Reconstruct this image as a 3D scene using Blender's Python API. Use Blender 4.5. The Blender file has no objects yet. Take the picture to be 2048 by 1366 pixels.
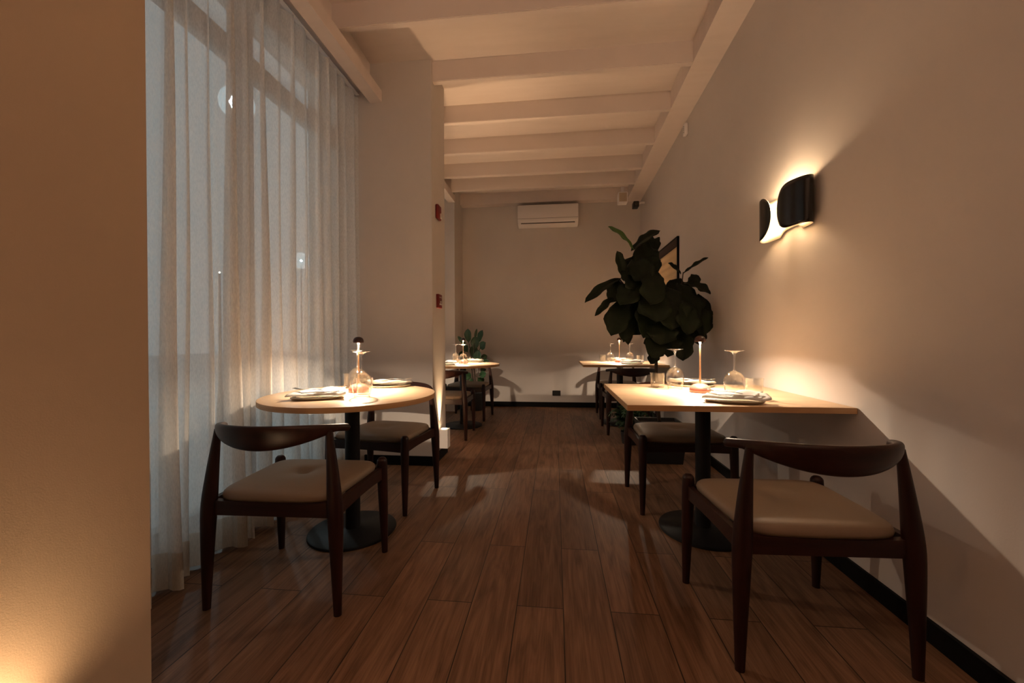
import bpy, bmesh, math, random
from mathutils import Vector, Matrix, Euler
random.seed(7)
PI = math.pi
S = bpy.context.scene
C = S.collection

# ---------------------------------------------------------------- camera
cam_data = bpy.data.cameras.new('camera')
cam = bpy.data.objects.new('camera', cam_data); C.objects.link(cam)
cam_data.sensor_width = 36.0
cam_data.lens = 36.0 * 796.0 / 2048.0
cam_data.clip_start = 0.02
cam.location = (0, 0, 1.06)
cam.matrix_world = (Matrix.Translation((0, 0, 1.06)) @ Matrix.Rotation(math.radians(6.15), 4, 'Z')
                    @ Matrix.Rotation(math.radians(90 - 0.33), 4, 'X') @ Matrix.Rotation(math.radians(-0.25), 4, 'Z'))
S.camera = cam
# ---------------------------------------------------------------- world, exposure
S.view_settings.view_transform = 'Standard'
S.view_settings.look = 'None'
S.view_settings.gamma = 1.0
S.view_settings.exposure = 0.45
S.view_settings.use_curve_mapping = False
w = bpy.data.worlds.new('night_sky'); S.world = w; w.use_nodes = True
w.node_tree.nodes['Background'].inputs[0].default_value = (0.64, 0.76, 0.80, 1)
w.node_tree.nodes['Background'].inputs[1].default_value = 0.42
# ---------------------------------------------------------------- added fill light behind the camera
WARM = (1.0, 0.66, 0.44)
def light(name, kind, loc, energy, color=WARM, rot=(0, 0, 0), **kw):
    d = bpy.data.lights.new(name, kind); d.energy = energy; d.color = color
    for k, v in kw.items(): setattr(d, k, v)
    o = bpy.data.objects.new(name, d); C.objects.link(o); o.location = loc; o.rotation_euler = rot
    return o
# unseen fill added behind the photographer to brighten the ceiling
light('added_ceiling_wash', 'AREA', (0.1, -1.3, 2.1), 48, rot=(PI, 0, 0), shape='DISK', size=0.62)
#light('room_downlight', 'AREA', (0.2, -1.9, 3.1), 12, rot=(math.radians(18), 0, 0), shape='DISK', size=0.5)

# ---------------------------------------------------------------- materials
def mat(name, col, rough=0.6, metal=0.0, spec=0.5, emit=None, es=0.0):
    m = bpy.data.materials.new(name); m.use_nodes = True
    b = m.node_tree.nodes['Principled BSDF']
    b.inputs['Base Color'].default_value = (*col, 1); b.inputs['Roughness'].default_value = rough
    b.inputs['Metallic'].default_value = metal; b.inputs['Specular IOR Level'].default_value = spec
    if emit:
        b.inputs['Emission Color'].default_value = (*emit, 1); b.inputs['Emission Strength'].default_value = es
    return m
def nd(m, t, **kw):
    n = m.node_tree.nodes.new(t)
    for k, v in kw.items():
        if isinstance(k, str) and hasattr(n, k): setattr(n, k, v)
        else: n.inputs[k].default_value = v
    return n
def lk(m, a, b): m.node_tree.links.new(a, b)
def noisy(m, c1, c2, scale=(1, 1, 1), sc=5.0, detail=6.0, bump=0.0, bscale=None, dist=0.0, lo=0.3, hi=0.7):
    """colour varied between c1 and c2 by a stretched noise, with a little bump"""
    b = m.node_tree.nodes['Principled BSDF']
    tc = nd(m, 'ShaderNodeTexCoord'); mp = nd(m, 'ShaderNodeMapping'); mp.inputs['Scale'].default_value = scale
    lk(m, tc.outputs['Object'], mp.inputs['Vector'])
    n = nd(m, 'ShaderNodeTexNoise'); n.inputs['Scale'].default_value = sc; n.inputs['Detail'].default_value = detail
    n.inputs['Distortion'].default_value = dist
    lk(m, mp.outputs[0], n.inputs['Vector'])
    r = nd(m, 'ShaderNodeValToRGB')
    r.color_ramp.elements[0].color = (*c1, 1); r.color_ramp.elements[0].position = lo
    r.color_ramp.elements[1].color = (*c2, 1); r.color_ramp.elements[1].position = hi
    lk(m, n.outputs['Fac'], r.inputs['Fac']); lk(m, r.outputs['Color'], b.inputs['Base Color'])
    if bump:
        n2 = n
        if bscale:
            n2 = nd(m, 'ShaderNodeTexNoise'); n2.inputs['Scale'].default_value = bscale; n2.inputs['Detail'].default_value = 3
            lk(m, tc.outputs['Object'], n2.inputs['Vector'])
        bp = nd(m, 'ShaderNodeBump'); bp.inputs['Strength'].default_value = bump; bp.inputs['Distance'].default_value = 0.002
        lk(m, n2.outputs['Fac'], bp.inputs['Height']); lk(m, bp.outputs[0], b.inputs['Normal'])
    return m
M = {}
M['plaster'] = noisy(mat('plaster', (.6, .55, .5), .85, spec=.2), (.60, .55, .515), (.64, .59, .555), sc=1.6, bump=.1, bscale=160)
M['plaster_shaded'] = noisy(mat('plaster_warm_shade', (.5, .45, .4), .85, spec=.2), (.49, .38, .28), (.53, .415, .305), sc=1.6, bump=.08, bscale=300)  # browner plaster holds the near pillar's dim warm light; also colours the grille
M['ceiling'] = noisy(mat('painted_boards', (.7, .62, .55), .8, spec=.2), (.71, .62, .575), (.75, .66, .615), scale=(1, 6, 1), sc=2.5, bump=.15, bscale=60)
M['black_trim'] = mat('black_trim', (.003, .0028, .0028), .55, spec=.15)
M['white_plastic'] = mat('white_plastic', (.84, .79, .77), .4)
M['black_plastic'] = mat('black_plastic', (.01, .01, .01), .35)
M['black_metal'] = noisy(mat('black_metal', (.014, .014, .016), .5, spec=.25), (.005, .005, .006), (.010, .010, .011), sc=9)
M['steel'] = mat('cutlery_steel', (.55, .53, .5), .22, 1.0)
M['walnut'] = noisy(mat('dark_wood', (.04, .012, .008), .45, spec=.3), (.014, .0038, .0028), (.028, .0080, .0052), scale=(8, 8, .8), sc=6, dist=.6)
M['walnut_rail'] = noisy(mat('dark_wood_rail', (.04, .012, .008), .42, spec=.35), (.015, .0041, .0030), (.034, .0095, .0060), scale=(.8, 8, 8), sc=6, dist=.6)
M['leather'] = noisy(mat('seat_leather', (.4, .3, .2), .5), (.214, .151, .101), (.226, .160, .108), sc=3, bump=.12, bscale=260)
M['oak_top'] = noisy(mat('light_oak', (.5, .35, .2), .42), (.60, .41, .25), (.69, .50, .32), scale=(.9, 12, 12), sc=4, dist=.4)
M['oak_edge'] = noisy(mat('oak_edge', (.4, .25, .12), .5), (.47, .27, .12), (.54, .33, .16), scale=(1, 1, 30), sc=4)
M['linen'] = noisy(mat('linen', (.7, .68, .65), .9, spec=.1), (.84, .82, .79), (.88, .86, .83), sc=40, bump=.1, bscale=400)
_b = M['linen'].node_tree.nodes['Principled BSDF']; _o = M['linen'].node_tree.nodes['Material Output']
_t = nd(M['linen'], 'ShaderNodeBsdfTranslucent'); _t.inputs[0].default_value = (.88, .86, .83, 1)
_m = nd(M['linen'], 'ShaderNodeMixShader'); _m.inputs[0].default_value = .35
lk(M['linen'], _b.outputs[0], _m.inputs[1]); lk(M['linen'], _t.outputs[0], _m.inputs[2]); lk(M['linen'], _m.outputs[0], _o.inputs['Surface'])
M['stoneware'] = noisy(mat('stoneware', (.45, .38, .28), .5), (.27, .21, .135), (.34, .27, .18), sc=20)
M['terracotta'] = mat('lamp_base_red', (.20, .062, .046), .45)
M['lamp_dome'] = mat('lamp_dome_brown', (.035, .010, .006), .35)
M['brass'] = mat('lamp_stem_copper', (.75, .42, .22), .3, .85)
M['red'] = mat('red_device', (.15, .003, .003), .45)
M['white_lens'] = mat('white_lens', (.7, .65, .6), .2)
M['leaf'] = noisy(mat('fig_leaf', (.02, .05, .02), .55, spec=.2), (.0035, .008, .003), (.008, .015, .0055), sc=14, bump=.3, bscale=30)
M['leaf_lit'] = noisy(mat('fig_leaf_lit', (.04, .1, .02), .5), (.035, .085, .014), (.06, .13, .02), sc=14)  # light falling on one upper leaf is put into this brighter green
M['leaf_rubber'] = noisy(mat('rubber_leaf', (.02, .06, .03), .35), (.018, .050, .022), (.035, .080, .03), sc=14)
M['fern'] = noisy(mat('fern_leaf', (.02, .06, .02), .6), (.008, .028, .008), (.02, .055, .015), sc=30)
M['bark'] = noisy(mat('bark', (.05, .03, .02), .8), (.03, .018, .012), (.07, .045, .03), scale=(6, 6, 1), sc=12, bump=.5)
M['soil'] = noisy(mat('soil', (.02, .014, .01), .95), (.012, .008, .006), (.035, .022, .015), sc=60, bump=1)
M['pot_black'] = mat('pot_black', (.011, .011, .012), .5)
M['pot_rim'] = mat('pot_rim', (.2, .2, .22), .35)
M['window_frame'] = mat('window_frame_paint', (.10, .095, .09), .5)
M['sconce_black'] = mat('sconce_black', (.006, .005, .005), .22)
M['sconce_white'] = mat('sconce_white', (.85, .78, .66), .35)
M['bulb'] = mat('lamp_bulb', (1, .9, .7), .5, emit=(1, .72, .40), es=30)
M['led'] = mat('lamp_led', (1, .9, .7), .5, emit=(1, .74, .46), es=60)
M['led_up'] = mat('uplight_led', (1, .9, .7), .5, emit=(1, .72, .44), es=14)
M['street'] = mat('street_bulb', (1, 1, 1), .5, emit=(.70, .93, 1), es=420)
M['small_bulb'] = mat('small_bulb', (1, 1, 1), .5, emit=(1, .85, .6), es=18)
M['lit_window'] = mat('lit_window', (1, 1, 1), .5, emit=(1, .80, .60), es=3.2)
M['facade'] = noisy(mat('facade', (.2, .2, .2), .9), (.16, .17, .18), (.22, .23, .24), sc=3)
M['asphalt'] = noisy(mat('pavement', (.1, .1, .1), .9), (.42, .43, .44), (.50, .51, .52), sc=8)
M['hinge_dark'] = mat('hinge_dark', (.05, .04, .03), .5)
M['art'] = noisy(mat('ribbed_panel', (.6, .4, .2), .55), (.70, .50, .28), (.78, .58, .34), sc=3)

def wood_floor():
    m = bpy.data.materials.new('wood_plank_floor'); m.use_nodes = True
    b = m.node_tree.nodes['Principled BSDF']
    tc = nd(m, 'ShaderNodeTexCoord')
    mp = nd(m, 'ShaderNodeMapping'); mp.inputs['Rotation'].default_value = (0, 0, PI / 2); mp.inputs['Location'].default_value = (.35, -.029, 0)
    lk(m, tc.outputs['Object'], mp.inputs['Vector'])
    br = nd(m, 'ShaderNodeTexBrick'); br.offset = 0.37; br.offset_frequency = 2; br.squash = 1
    br.inputs['Scale'].default_value = 1.0; br.inputs['Mortar Size'].default_value = 0.0022
    br.inputs['Mortar Smooth'].default_value = .3; br.inputs['Bias'].default_value = 0
    br.inputs['Brick Width'].default_value = 1.22; br.inputs['Row Height'].default_value = 0.183
    br.inputs['Color1'].default_value = (0, 0, 0, 1); br.inputs['Color2'].default_value = (1, 1, 1, 1); br.inputs['Mortar'].default_value = (.5, .5, .5, 1)
    lk(m, mp.outputs[0], br.inputs['Vector'])
    # grain, shifted per plank
    add = nd(m, 'ShaderNodeVectorMath', operation='MULTIPLY_ADD')
    add.inputs[1].default_value = (7, 3, 11)
    lk(m, br.outputs['Color'], add.inputs[0]); 
    st = nd(m, 'ShaderNodeMapping'); st.inputs['Scale'].default_value = (1.9, 17, 1)
    lk(m, mp.outputs[0], st.inputs['Vector']); lk(m, st.outputs[0], add.inputs[2])
    n1 = nd(m, 'ShaderNodeTexNoise'); n1.inputs['Scale'].default_value = 1.3; n1.inputs['Detail'].default_value = 9; n1.inputs['Distortion'].default_value = 1.6
    lk(m, add.outputs[0], n1.inputs['Vector'])
    st2 = nd(m, 'ShaderNodeMapping'); st2.inputs['Scale'].default_value = (4, 130, 1)
    lk(m, mp.outputs[0], st2.inputs['Vector'])
    n2 = nd(m, 'ShaderNodeTexNoise'); n2.inputs['Scale'].default_value = 1.5; n2.inputs['Detail'].default_value = 5
    lk(m, st2.outputs[0], n2.inputs['Vector'])
    r = nd(m, 'ShaderNodeValToRGB')
    e = r.color_ramp.elements; e[0].position = .28; e[0].color = (.105, .053, .028, 1); e[1].position = .75; e[1].color = (.25, .140, .082, 1)
    x = r.color_ramp.elements.new(.5); x.color = (.185, .098, .055, 1)
    lk(m, n1.outputs['Fac'], r.inputs['Fac'])
    # plank to plank tone
    tone = nd(m, 'ShaderNodeMapRange'); tone.inputs['To Min'].default_value = .80; tone.inputs['To Max'].default_value = 1.16
    lk(m, br.outputs['Color'], tone.inputs['Value'])
    fine = nd(m, 'ShaderNodeMapRange'); fine.inputs['From Min'].default_value = .35; fine.inputs['From Max'].default_value = .62
    fine.inputs['To Min'].default_value = .80; fine.inputs['To Max'].default_value = 1.08
    lk(m, n2.outputs['Fac'], fine.inputs['Value'])
    mul = nd(m, 'ShaderNodeMath', operation='MULTIPLY'); lk(m, tone.outputs[0], mul.inputs[0]); lk(m, fine.outputs[0], mul.inputs[1])
    gap = nd(m, 'ShaderNodeMapRange'); gap.inputs['To Min'].default_value = 1; gap.inputs['To Max'].default_value = .12
    lk(m, br.outputs['Fac'], gap.inputs['Value'])
    mul2 = nd(m, 'ShaderNodeMath', operation='MULTIPLY'); lk(m, mul.outputs[0], mul2.inputs[0]); lk(m, gap.outputs[0], mul2.inputs[1])
    vm = nd(m, 'ShaderNodeVectorMath', operation='SCALE'); lk(m, r.outputs['Color'], vm.inputs[0]); lk(m, mul2.outputs[0], vm.inputs['Scale'])
    lk(m, vm.outputs[0], b.inputs['Base Color'])
    b.inputs['Roughness'].default_value = .50; b.inputs['Specular IOR Level'].default_value = .32
    bp = nd(m, 'ShaderNodeBump'); bp.inputs['Strength'].default_value = .5; bp.inputs['Distance'].default_value = .0015
    hs = nd(m, 'ShaderNodeMath', operation='SUBTRACT'); lk(m, n2.outputs['Fac'], hs.inputs[0]); lk(m, br.outputs['Fac'], hs.inputs[1])
    lk(m, hs.outputs[0], bp.inputs['Height']); lk(m, bp.outputs[0], b.inputs['Normal'])
    return m
M['floor'] = wood_floor()

def curtain_mat(name, transp, col):
    m = bpy.data.materials.new(name); m.use_nodes = True
    nt = m.node_tree; nt.nodes.remove(nt.nodes['Principled BSDF']); out = nt.nodes['Material Output']
    d = nd(m, 'ShaderNodeBsdfDiffuse'); d.inputs[0].default_value = (*col, 1)
    t = nd(m, 'ShaderNodeBsdfTranslucent'); t.inputs[0].default_value = (*col, 1)
    tr = nd(m, 'ShaderNodeBsdfTransparent'); tr.inputs[0].default_value = (.95, .95, .95, 1)
    mx = nd(m, 'ShaderNodeMixShader'); mx.inputs[0].default_value = .40
    lk(m, d.outputs[0], mx.inputs[1]); lk(m, t.outputs[0], mx.inputs[2])
    # woven threads: a fine weave lets light through between them
    tc = nd(m, 'ShaderNodeTexCoord'); mp = nd(m, 'ShaderNodeMapping'); mp.inputs['Scale'].default_value = (1, 1, .25)
    lk(m, tc.outputs['Object'], mp.inputs['Vector'])
    n = nd(m, 'ShaderNodeTexNoise'); n.inputs['Scale'].default_value = 220; n.inputs['Detail'].default_value = 2
    lk(m, mp.outputs[0], n.inputs['Vector'])
    mr = nd(m, 'ShaderNodeMapRange'); mr.inputs['From Min'].default_value = .35; mr.inputs['From Max'].default_value = .65
    mr.inputs['To Min'].default_value = max(0, transp - .06); mr.inputs['To Max'].default_value = transp + .06
    lk(m, n.outputs['Fac'], mr.inputs['Value'])
    m2 = nd(m, 'ShaderNodeMixShader'); lk(m, mr.outputs[0], m2.inputs[0]); lk(m, mx.outputs[0], m2.inputs[1]); lk(m, tr.outputs[0], m2.inputs[2])
    lk(m, m2.outputs[0], out.inputs['Surface'])
    return m
M['sheer'] = curtain_mat('sheer_linen', .29, (.92, .90, .87))
M['hem'] = curtain_mat('sheer_linen_hem', .10, (.72, .66, .58))

def glass_mat(name, edge=.95, base=.09, tint=(.98, .98, .97), rough=.05):
    m = bpy.data.materials.new(name); m.use_nodes = True
    nt = m.node_tree; nt.nodes.remove(nt.nodes['Principled BSDF']); out = nt.nodes['Material Output']
    tr = nd(m, 'ShaderNodeBsdfTransparent'); tr.inputs[0].default_value = (*tint, 1)
    gl = nd(m, 'ShaderNodeBsdfGlossy'); gl.inputs['Roughness'].default_value = rough
    lw = nd(m, 'ShaderNodeLayerWeight'); lw.inputs['Blend'].default_value = .5
    pw = nd(m, 'ShaderNodeMath', operation='POWER'); pw.inputs[1].default_value = 3.0
    lk(m, lw.outputs['Facing'], pw.inputs[0])
    mr = nd(m, 'ShaderNodeMapRange'); mr.inputs['To Min'].default_value = base; mr.inputs['To Max'].default_value = edge
    lk(m, pw.outputs[0], mr.inputs['Value'])
    mx = nd(m, 'ShaderNodeMixShader'); lk(m, mr.outputs[0], mx.inputs[0]); lk(m, tr.outputs[0], mx.inputs[1]); lk(m, gl.outputs[0], mx.inputs[2])
    lk(m, mx.outputs[0], out.inputs['Surface'])
    return m
M['glass'] = glass_mat('drinking_glass')
M['glass_thick'] = glass_mat('stem_glass', 1.0, .34, (.98, .98, .97), .15)
M['pane'] = glass_mat('window_glass', .5, .05, (.93, .95, .95), .02)

# ---------------------------------------------------------------- mesh helpers
def obj(name, bm, m, parent=None, smooth=True, auto=None):
    me = bpy.data.meshes.new(name)
    bmesh.ops.recalc_face_normals(bm, faces=bm.faces)
    bm.to_mesh(me); bm.free()
    me.materials.append(M[m] if isinstance(m, str) else m)
    for p in me.polygons: p.use_smooth = smooth
    if smooth and auto:
        a = math.radians(auto)
        me.set_sharp_from_angle(angle=a)
    o = bpy.data.objects.new(name, me); C.objects.link(o)
    if parent: o.parent = parent
    return o
def tag(o, label, cat, group=None, kind=None):
    o['label'] = label; o['category'] = cat
    if group: o['group'] = group
    if kind: o['kind'] = kind
    return o
def struct(o): o['kind'] = 'structure'; return o
def thing(name, label, cat, loc=(0, 0, 0), rz=0, group=None):
    o = bpy.data.objects.new(name, None); C.objects.link(o); o.empty_display_size = .05
    o.location = loc; o.rotation_euler = (0, 0, rz)
    return tag(o, label, cat, group)
def dup(root, loc, rz, label):
    r = root.copy(); C.objects.link(r); r.location = loc; r.rotation_euler = (0, 0, rz); r['label'] = label
    for ch in list(root.children):
        c = ch.copy(); C.objects.link(c); c.parent = r
        for g in list(ch.children):
            d = g.copy(); C.objects.link(d); d.parent = c
    return r
def box(bm, x0, x1, y0, y1, z0, z1, bev=0.0):
    r = bmesh.ops.create_cube(bm, size=1)
    vs = r['verts']
    for v in vs:
        v.co = Vector((x0 + (v.co.x + .5) * (x1 - x0), y0 + (v.co.y + .5) * (y1 - y0), z0 + (v.co.z + .5) * (z1 - z0)))
    if bev:
        es = list({e for v in vs for e in v.link_edges})
        bmesh.ops.bevel(bm, geom=es, offset=bev, segments=3, affect='EDGES', profile=.5)
    return bm
def nbox(*a, **k): return box(bmesh.new(), *a, **k)
def lathe(bm, prof, n=32, cx=0, cy=0, cz=0):
    rings = []
    for r, z in prof:
        if r < 1e-6: rings.append([bm.verts.new((cx, cy, cz + z))])
        else: rings.append([bm.verts.new((cx + r * math.cos(2 * PI * i / n), cy + r * math.sin(2 * PI * i / n), cz + z)) for i in range(n)])
    for a, b in zip(rings, rings[1:]):
        for i in range(n):
            j = (i + 1) % n
            if len(a) == 1 and len(b) == 1: continue
            if len(a) == 1: bm.faces.new((a[0], b[i], b[j]))
            elif len(b) == 1: bm.faces.new((a[i], a[j], b[0]))
            else: bm.faces.new((a[i], a[j], b[j], b[i]))
    return bm
def loft(bm, rings, cap=True, closed=True):
    R = [[bm.verts.new(p) for p in r] for r in rings]
    n = len(R[0])
    for a, b in zip(R, R[1:]):
        for i in range(n if closed else n - 1):
            j = (i + 1) % n
            bm.faces.new((a[i], a[j], b[j], b[i]))
    if cap and closed:
        bm.faces.new(R[0]); bm.faces.new(R[-1])
    return R
def tube(bm, pts, rads, n=12, flat=1.0):
    """round bar through pts with radii rads"""
    pts = [Vector(p) for p in pts]; rings = []
    up = Vector((0, 0, 1))
    for i, p in enumerate(pts):
        t = (pts[min(i + 1, len(pts) - 1)] - pts[max(i - 1, 0)]).normalized()
        a = up.cross(t)
        if a.length < .15: a = Vector((1, 0, 0)) - t * t.x
        a.normalize(); b = t.cross(a)
        r = rads[i] if hasattr(rads, '__len__') else rads
        rings.append([p + a * (r * math.cos(2 * PI * k / n)) + b * (r * flat * math.sin(2 * PI * k / n)) for k in range(n)])
    loft(bm, rings)
    return bm
def smoothpath(keys, n):
    """Catmull-Rom through keys (tuples of any size)"""
    out = []
    K = len(keys)
    for i in range(n):
        u = i / (n - 1) * (K - 1); k = min(int(u), K - 2); t = u - k
        p0 = keys[max(k - 1, 0)]; p1 = keys[k]; p2 = keys[k + 1]; p3 = keys[min(k + 2, K - 1)]
        out.append(tuple(.5 * ((2 * b) + (-a + c) * t + (2 * a - 5 * b + 4 * c - d) * t * t + (-a + 3 * b - 3 * c + d) * t ** 3)
                         for a, b, c, d in zip(p0, p1, p2, p3)))
    return out

# ================================================================ ROOM SHELL
XW = 1.30            # right wall plane
YB = 6.23            # back wall plane
XP = -1.02           # room side of the two window pillars
def zb(y): return 3.33 - .029 * y          # underside of the joists: the ceiling falls a little towards the back
def zs(y): return zb(y) + .17
struct(obj('floor', nbox(-2.05, 1.45, -4.6, 6.4, -.1, 0), 'floor', smooth=False))
bm = bmesh.new()
loft(bm, [[(-2.05, y, zs(y)), (1.45, y, zs(y)), (1.45, y, zs(y) + .1), (-2.05, y, zs(y) + .1)] for y in (-4.6, 6.4)])
struct(obj('ceiling', bm, 'ceiling', smooth=False))
struct(obj('wall_right', nbox(XW, 1.45, -4.6, 6.4, 0, 3.7), 'plaster', smooth=False))
struct(obj('wall_back', nbox(-1.9, XW, YB, 6.4, 0, 3.7), 'plaster', smooth=False))
struct(obj('wall_front', nbox(-1.9, XW, -4.6, -4.45, 0, 3.7), 'walnut', smooth=False))
# window wall: solid behind the camera, low kerb and lintel at the two bays
bm = bmesh.new()
box(bm, -2.05, -1.9, -4.6, .40, 0, 3.7)
box(bm, -2.05, -1.9, .40, 6.4, 0, .10)
box(bm, -2.05, -1.9, .40, 6.4, 3.14, 3.7)
box(bm, -2.05, -1.9, 3.25, 3.64, .10, 3.14); box(bm, -2.05, -1.9, 5.73, 6.4, .10, 3.14)
struct(obj('wall_left', bm, 'plaster', smooth=False))
p = struct(obj('wall_pillar_near', nbox(-1.9, XP, .35, .90, 0, 3.7), 'plaster_shaded', smooth=False))
p = struct(obj('wall_pillar_far', nbox(-1.9, XP, 3.25, 3.64, 0, 3.7, bev=.006), 'plaster', smooth=False))
p = struct(obj('wall_corner', nbox(-1.9, -1.46, 5.73, YB, 0, 3.7), 'plaster', smooth=False))
# black baseboards
def bb(name, *a): struct(obj(name, nbox(*a, 0, .078, bev=.002), 'black_trim', smooth=False))
bb('baseboard_right', XW - .014, XW, -4.45, YB)
bb('baseboard_back', -1.446, XW - .014, YB - .014, YB)
bb('baseboard_corner', -1.46, -1.446, 5.73, YB)
bm = nbox(-1.62, XP + .014, 3.236, 3.25, 0, .078); box(bm, XP, XP + .014, 3.25, 3.654, 0, .078); box(bm, -1.62, XP, 3.64, 3.654, 0, .078)
struct(obj('baseboard_pillar', bm, 'black_trim', smooth=False))
bb('baseboard_left', XP, XP + .014, .35, .90)
# joists
k = 0
for y in (-2.86, -2.25, -1.64, -1.03, -.41, .20, .82, 1.44, 2.05, 2.665, 3.28, 3.89, 4.50, 5.10, 5.55, 6.10):
    k += 1
    t = .05 if y < 6 else .13
    x0 = XP if 3.2 < y < 3.64 or .3 < y < .9 else (-1.46 if y > 5.7 else -1.56)
    x1 = 1.09
    bm = bmesh.new()
    loft(bm, [[(x, y, zb(y)), (x, y + t, zb(y + t)), (x, y + t, zs(y + t) + .01), (x, y, zs(y) + .01)] for x in (x0, x1)])
    bmesh.ops.bevel(bm, geom=[e for e in bm.edges if abs(e.verts[0].co.z - e.verts[1].co.z) < .01 and max(v.co.z for v in e.verts) < zb(y) + .02], offset=.004, segments=2, affect='EDGES')
    struct(obj('trim_%d' % k, bm, 'ceiling', smooth=False))
# longitudinal beam along the right wall
bm = bmesh.new()
loft(bm, [[(1.09, y, zb(y)), (XW, y, zb(y)), (XW, y, zs(y) + .01), (1.09, y, zs(y) + .01)] for y in (-4.45, YB)])
k += 1; struct(obj('trim_%d' % k, bm, 'ceiling', smooth=False))
# curtain boxes over the windows
for y0, y1 in ((.90, 3.25), (3.64, 5.73)):
    k += 1; struct(obj('trim_%d' % k, nbox(-1.555, -1.45, y0, y1, 3.07, 3.17, bev=.003), 'ceiling', smooth=False))
    bm = bmesh.new(); loft(bm, [[(-1.75, y, 3.17), (-1.555, y, 3.17), (-1.555, y, zs(y) + .01), (-1.75, y, zs(y) + .01)] for y in (y0, y1)])
    k += 1; struct(obj('trim_%d' % k, bm, 'ceiling', smooth=False))

# windows
def window(name, y0, y1, muls):
    bm = nbox(-1.90, -1.83, y0, y0 + .06, .10, 3.14); box(bm, -1.90, -1.83, y1 - .06, y1, .10, 3.14)
    box(bm, -1.90, -1.83, y0, y1, .10, .17); box(bm, -1.90, -1.83, y0, y1, 3.08, 3.14)
    box(bm, -1.905, -1.82, y0, y1, 2.68, 2.78)
    for m in muls: box(bm, -1.90, -1.82, m - .035, m + .035, .17, 3.08)
    fr = struct(obj(name, bm, 'window_frame', smooth=False))
    obj('window_pane', nbox(-1.868, -1.862, y0 + .05, y1 - .05, .16, 3.09), 'pane', fr, smooth=False)
window('window_1', .90, 3.25, (1.40, 2.215, 2.95))
window('window_2', 3.64, 5.73, (4.35, 5.05))

# ================================================================ OUTSIDE
struct(obj('ground', nbox(-30, -2.05, -12, 40, -.15, -.05), 'asphalt', smooth=False))
def street_lamp(loc, h, label, r, mt):
    t = thing('street_lamp', label, 'street lamp', (loc[0], loc[1], -.05))
    bm = bmesh.new(); lathe(bm, [(.05, 0), (.04, .3), (.02, .6), (.012, h - r), (0, h - r)], 12); obj('lamp_post', bm, 'black_metal', t)
    bm = bmesh.new(); lathe(bm, [(0, h - r), (r * .7, h - r * .7), (r, h), (r * .7, h + r * .7), (0, h + r)], 16); obj('lamp_bulb', bm, mt, t)
    if mt == 'street':
        bm = bmesh.new(); R = r + .17; lathe(bm, [(R * math.sin(PI * i / 16), h - R * math.cos(PI * i / 16)) for i in range(17)], 24); obj('glow_halo', bm, 'halo', t)
    return t
_m = M['halo'] = bpy.data.materials.new('glow_halo'); _m.use_nodes = True  # see-through emissive shell added around the bulb as its glow halo
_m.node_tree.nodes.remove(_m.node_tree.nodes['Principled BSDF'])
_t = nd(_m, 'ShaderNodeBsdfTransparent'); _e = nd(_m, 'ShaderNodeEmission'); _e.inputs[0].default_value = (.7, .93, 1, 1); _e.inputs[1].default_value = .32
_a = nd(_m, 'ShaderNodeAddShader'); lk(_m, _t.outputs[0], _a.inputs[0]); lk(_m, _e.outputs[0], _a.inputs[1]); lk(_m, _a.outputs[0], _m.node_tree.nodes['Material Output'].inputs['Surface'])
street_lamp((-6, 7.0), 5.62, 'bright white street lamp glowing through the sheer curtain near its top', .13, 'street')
street_lamp((-6, 8.9), 3.0, 'dimmer white glow above the round table, a reflection built as an added street lamp', .022, 'street')  # added bulb and post stand in for a reflected glow
street_lamp((-4.0, 4.38), 1.926, 'left one of two tiny warm lights seen through the curtain', .010, 'small_bulb')
street_lamp((-4.0, 4.58), 1.928, 'right one of two tiny warm lights seen through the curtain', .010, 'small_bulb')
t = thing('awning', 'exterior awning with a warm lit panel glimpsed above the window transom', 'awning', (-2.06, 3.2, 0))
obj('canopy', nbox(-.42, 0, -.54, .97, 3.72, 3.76), 'facade', t, smooth=False)
obj('light_panel', nbox(-.40, -.24, -.52, .95, 3.66, 3.72), 'lit_window', t, smooth=False)

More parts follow.
